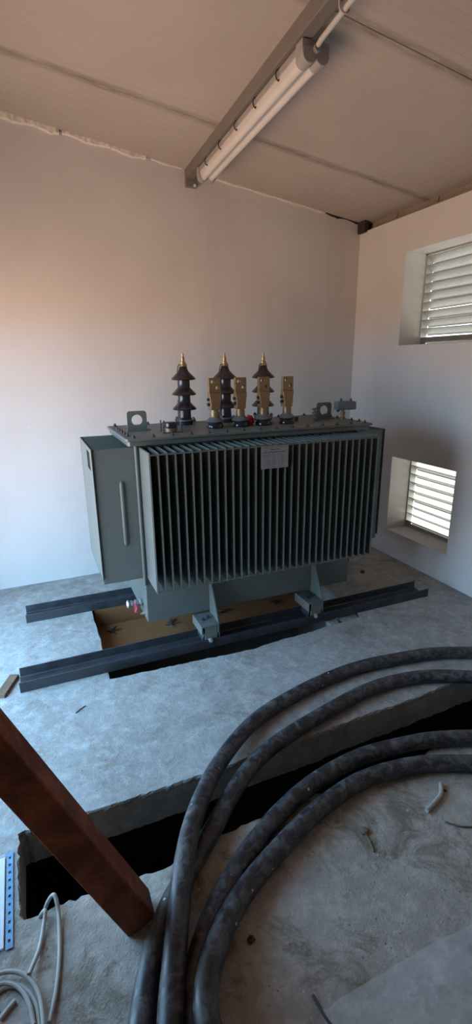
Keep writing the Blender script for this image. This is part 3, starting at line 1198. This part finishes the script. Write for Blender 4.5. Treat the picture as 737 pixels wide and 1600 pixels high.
for name_pts, lab in zip(CABLES, (
        'outermost black power cable, its loop lying furthest up the floor towards the transformer',
        'second black power cable from the transformer, passing under the outermost one at lower left',
        'third black power cable from the transformer, crossing over the dark trench',
        'innermost black power cable of the four, curving around the small grey offcut')):
    pts = spline(name_pts, 8)
    c = sum((Vector(p) for p in pts), Vector()) / len(pts)
    c.z = 0
    b = MB()
    b.tube([p - c for p in pts], CR, 20)
    o = b.build('power_cable', M['cable'])
    o.location = c
    tag(o, lab, 'cable', 'heavy black cables on the floor')

# ------------------------------------------------------------------ leaning rusty tube
A0 = Vector((-.322, -1.431, .0))
d = Vector((-.376, .0, .926)).normalized()
e = Vector((.926, 0, .376)).normalized()
f = Vector((0, 1, 0))
L = 2.42
w = .10
b = MB()
t = .006
outer = [(.004, 0), (w - .004, 0), (w, .004), (w, w - .004), (w - .004, w), (.004, w), (0, w - .004), (0, .004)]
inner = [(t, t), (w - t, t), (w - t, w - t), (t, w - t)]
b.prism([outer, list(reversed(inner))], Vector(), e, f, 1.0)
# prism extrudes along e x f; rescale onto the tube direction
n_ = e.cross(f)
s_ = 1 if n_.dot(d) > 0 else -1
b.v = [tuple(Vector(p) - n_ * Vector(p).dot(n_) + d * (Vector(p).dot(n_) * L)) if abs(Vector(p).dot(n_)) > 1e-6 else p for p in b.v]
o = b.build('rusty_steel_tube', M['rust'])
o.location = A0
tag(o, 'rusty brown square steel tube leaning to the left, foot on the floor beside the trench', 'steel tube')

# ------------------------------------------------------------------ white cable coil
WHITE = [
    [(-0.614, -1.433, 0.030), (-0.584, -1.353, 0.008), (-0.568, -1.289, 0.015), (-0.562, -1.263, 0.028), (-0.572, -1.256, 0.018), (-0.588, -1.241, -0.030), (-0.612, -1.165, -0.200)],
    [(-0.565, -1.564, 0.012), (-0.542, -1.485, 0.006), (-0.527, -1.390, 0.006), (-0.522, -1.286, 0.015), (-0.525, -1.247, 0.035), (-0.532, -1.229, 0.042), (-0.548, -1.225, 0.025), (-0.566, -1.227, -0.010), (-0.582, -1.228, -0.070), (-0.605, -1.152, -0.250)],
    [(-0.770, -1.423, 0.020), (-0.738, -1.391, 0.022), (-0.695, -1.390, 0.022), (-0.660, -1.400, 0.022), (-0.628, -1.422, 0.022), (-0.603, -1.455, 0.022), (-0.587, -1.495, 0.022), (-0.581, -1.536, 0.022), (-0.579, -1.570, 0.022)],
    [(-0.745, -1.432, 0.013), (-0.695, -1.414, 0.013), (-0.660, -1.429, 0.013), (-0.634, -1.458, 0.013), (-0.614, -1.504, 0.013), (-0.605, -1.554, 0.013)],
    [(-0.727, -1.472, 0.006), (-0.696, -1.425, 0.006), (-0.647, -1.434, 0.006), (-0.618, -1.463, 0.006), (-0.598, -1.504, 0.006), (-0.591, -1.557, 0.006)],
    [(-0.693, -1.499, 0.006), (-0.674, -1.483, 0.006), (-0.654, -1.469, 0.006)],
]
b = MB()
for pts in WHITE:
    b.tube(spline(pts, 8), .0066, 10)
o = b.build('cable_coil', M['white_cable'])
tag(o, 'coil of thin off-white cable at lower left with two strands hooked over the trench edge', 'cable')

# ------------------------------------------------------------------ sleeve with papers
doc = thing('document_sleeve', 'white papers in a clear sleeve with blue punched strip lying left of the trench end', 'papers', (-.797, -1.146, 0))
doc.rotation_euler = (0, 0, math.radians(.8))
b = MB()
b.box(-.115, .105, -.165, .160, .003, .007)
b.build('paper_sheets', M['paper'], doc, bevel=.001)
b = MB()
holes = []
for k in range(11):
    yy = -.150 + k * .030
    holes.append(list(reversed([(-.004 + .121, yy - .005), (.004 + .121, yy - .005), (.004 + .121, yy + .005), (-.004 + .121, yy + .005)])))
b.prism([[(.110, -.174), (.132, -.174), (.132, .174), (.110, .174)]] + holes, (0, 0, .005), (1, 0, 0), (0, 1, 0), .0012)
b.build('punched_strip', M['sleeve'], doc, smooth=False)
b = MB()
nx, ny = 10, 14
vs = []
for j in range(ny + 1):
    for i in range(nx + 1):
        vs.append((-.125 + .229 * i / nx, -.172 + .344 * j / ny, .008 + .0035 * random.random()))
fs = [(j * (nx + 1) + i, j * (nx + 1) + i + 1, (j + 1) * (nx + 1) + i + 1, (j + 1) * (nx + 1) + i) for j in range(ny) for i in range(nx)]
b.add(vs, fs)
k = NT('clear_film', .12, 0, .5)
k.b.inputs['Alpha'].default_value = .22
k.color((.75, .82, .95))
b.build('clear_film', k.m, doc)

# ------------------------------------------------------------------ small litter
b = MB()
b.box(-.026, .026, -.095, .095, 0, .022)
o = b.build('wood_offcut', M['wood'], bevel=.002)
o.location = (-.712, .122, 0)
o.rotation_euler = (0, 0, math.radians(-22))
tag(o, 'short piece of raw wood on the floor against the left end of the front rail', 'wood')
b = MB()
b.tube(spline([(.890, -1.455, .009), (.950, -1.437, .009), (1.005, -1.415, .009), (1.045, -1.375, .009)], 6), .009, 12)
tag(b.build('cable_offcut', M['grey_tube']), 'short bent grey cable offcut lying inside the loop of black cables', 'cable offcut')
b = MB()
b.tube(spline([(.925, -1.520, .004), (.96, -1.555, .004), (1.01, -1.580, .004), (1.08, -1.590, .004)], 6), .0035, 8)
tag(b.build('wire_scrap', M['twig']), 'thin curved brown wire scrap on the floor below the grey cable offcut', 'wire')
b = MB()
b.tube(spline([(.600, -1.440, .004), (.596, -1.47, .005), (.585, -1.51, .004)], 6), .0035, 8)
b.lathe([(.0, -.012), (.016, -.006), (.019, .0), (.012, .007), (0, .009)], (.605, -1.425, .006), (0, 0, 1), 9)
tag(b.build('plant_stem', M['twig']), 'dry twig with a small clod, in the middle of the floor inside the cable loop', 'twig')
b = MB()
b.tube([(.145, -1.795, .004), (.150, -1.85, .004), (.163, -1.90, .004)], .004, 8)
tag(b.build('steel_nail', M['bolt']), 'thin dark nail lying at the corner of the smooth screed', 'nail')
b = MB()
b.tube([(-.375, -.262, .003), (-.34, -.232, .003), (-.318, -.222, .003)], .0028, 6)
tag(b.build('twig', M['twig']), 'tiny dark twig on the open floor in front of the front rail', 'twig')
random.seed(5)


def pebble(x, y, r, lab):
    m = MB()
    m.lathe([(.0, -.35 * r), (.8 * r, -.3 * r), (r, 0), (.7 * r, .4 * r), (0, .55 * r)], (0, 0, 0), (0, 0, 1), 9)
    m.v = [(a + random.gauss(0, r * .12), c + random.gauss(0, r * .12), max(-.3 * r, d_)) for a, c, d_ in m.v]
    o = m.build('pebble', M['pebble'])
    o.location = (x, y, .33 * r)
    tag(o, lab, 'stone', 'dark stones on the floor')


pebble(.039, -1.595, .013, 'dark round pebble just inside the bottom of the innermost black cable')
pebble(2.12, .62, .022, 'dark lump on the floor between the transformer and the lower louvred vent')
pebble(1.04, -1.405, .007, 'tiny dark pebble beside the upper end of the grey cable offcut')

# ------------------------------------------------------------------ light
wd = bpy.data.worlds.new('outdoors')
scn.world = wd
wd.use_nodes = True
nt = wd.node_tree
bg = nt.nodes['Background']
tc = nt.nodes.new('ShaderNodeTexCoord')
sp = nt.nodes.new('ShaderNodeSeparateXYZ')
nt.links.new(tc.outputs['Generated'], sp.inputs[0])
mp = nt.nodes.new('ShaderNodeMapRange')
mp.inputs[1].default_value = -1
mp.inputs[2].default_value = 1
nt.links.new(sp.outputs['Z'], mp.inputs[0])


def sky_ramp(stops):
    r = nt.nodes.new('ShaderNodeValToRGB')
    nt.links.new(mp.outputs[0], r.inputs[0])
    el = r.color_ramp.elements
    while len(el) < len(stops):
        el.new(.5)
    for q, (pp, c) in zip(el, stops):
        q.position = pp
        q.color = (*c, 1)
    return r.outputs[0]


# open side to the west: sunlit earth below a blue sky; east side: pale paving and hazy bright sky
west = sky_ramp([(.0, (1.0, .62, .42)), (.485, (1.0, .66, .46)), (.515, (.90, 1.40, 1.90)), (.75, (.48, 1.02, 1.65))])
east = sky_ramp([(.0, (.36, .34, .275)), (.485, (.42, .40, .34)), (.515, (.60, .64, .66)), (.75, (.35, .50, .70))])
em = nt.nodes.new('ShaderNodeMapRange')
em.inputs[1].default_value = -.15
em.inputs[2].default_value = .15
nt.links.new(sp.outputs['X'], em.inputs[0])
wm = nt.nodes.new('ShaderNodeMix')
wm.data_type = 'RGBA'
nt.links.new(em.outputs[0], wm.inputs[0])
nt.links.new(west, wm.inputs[6])
nt.links.new(east, wm.inputs[7])
nt.links.new(wm.outputs[2], bg.inputs['Color'])
bg.inputs['Strength'].default_value = 4.0


def portal(name, loc, rot, sx, sy):
    l = bpy.data.lights.new(name, 'AREA')
    l.shape = 'RECTANGLE'
    l.size, l.size_y = sx, sy
    l.cycles.is_portal = True
    o = bpy.data.objects.new(name, l)
    COL.objects.link(o)
    o.location = loc
    o.rotation_euler = rot


portal('doorway_daylight', (XL - WT, (DY0 + DY1) / 2, DZ / 2), (0, -PI / 2, 0), DZ, DY1 - DY0)
for i, w in enumerate(WINS):
    portal('vent_daylight', (2.90, (w[0] + w[1]) / 2, (w[2] + w[3]) / 2), (0, PI / 2, 0), w[3] - w[2] + .02, w[0] - w[1] + .02)

# ------------------------------------------------------------------ camera
cam = bpy.data.cameras.new('camera')
co = bpy.data.objects.new('camera', cam)
COL.objects.link(co)
right = Vector((.92193682, -.38719845, -.01048121))
up = Vector((.12203153, .26466835, .95658715))
fw = Vector((.36761501, .88319196, -.29125791))
m = Matrix((right, up, -fw)).transposed().to_4x4()
m.translation = Vector((-.4114, -2.5902, 1.7658))
co.matrix_world = m
cam.sensor_fit = 'HORIZONTAL'
cam.sensor_width = 36
cam.lens = 36 * 761.7626 / 737
cam.clip_start = .02
scn.camera = co

vs_ = scn.view_settings
vs_.view_transform = 'Standard'
vs_.look = 'None'
vs_.gamma = 1
vs_.use_curve_mapping = False
vs_.exposure = 0.80
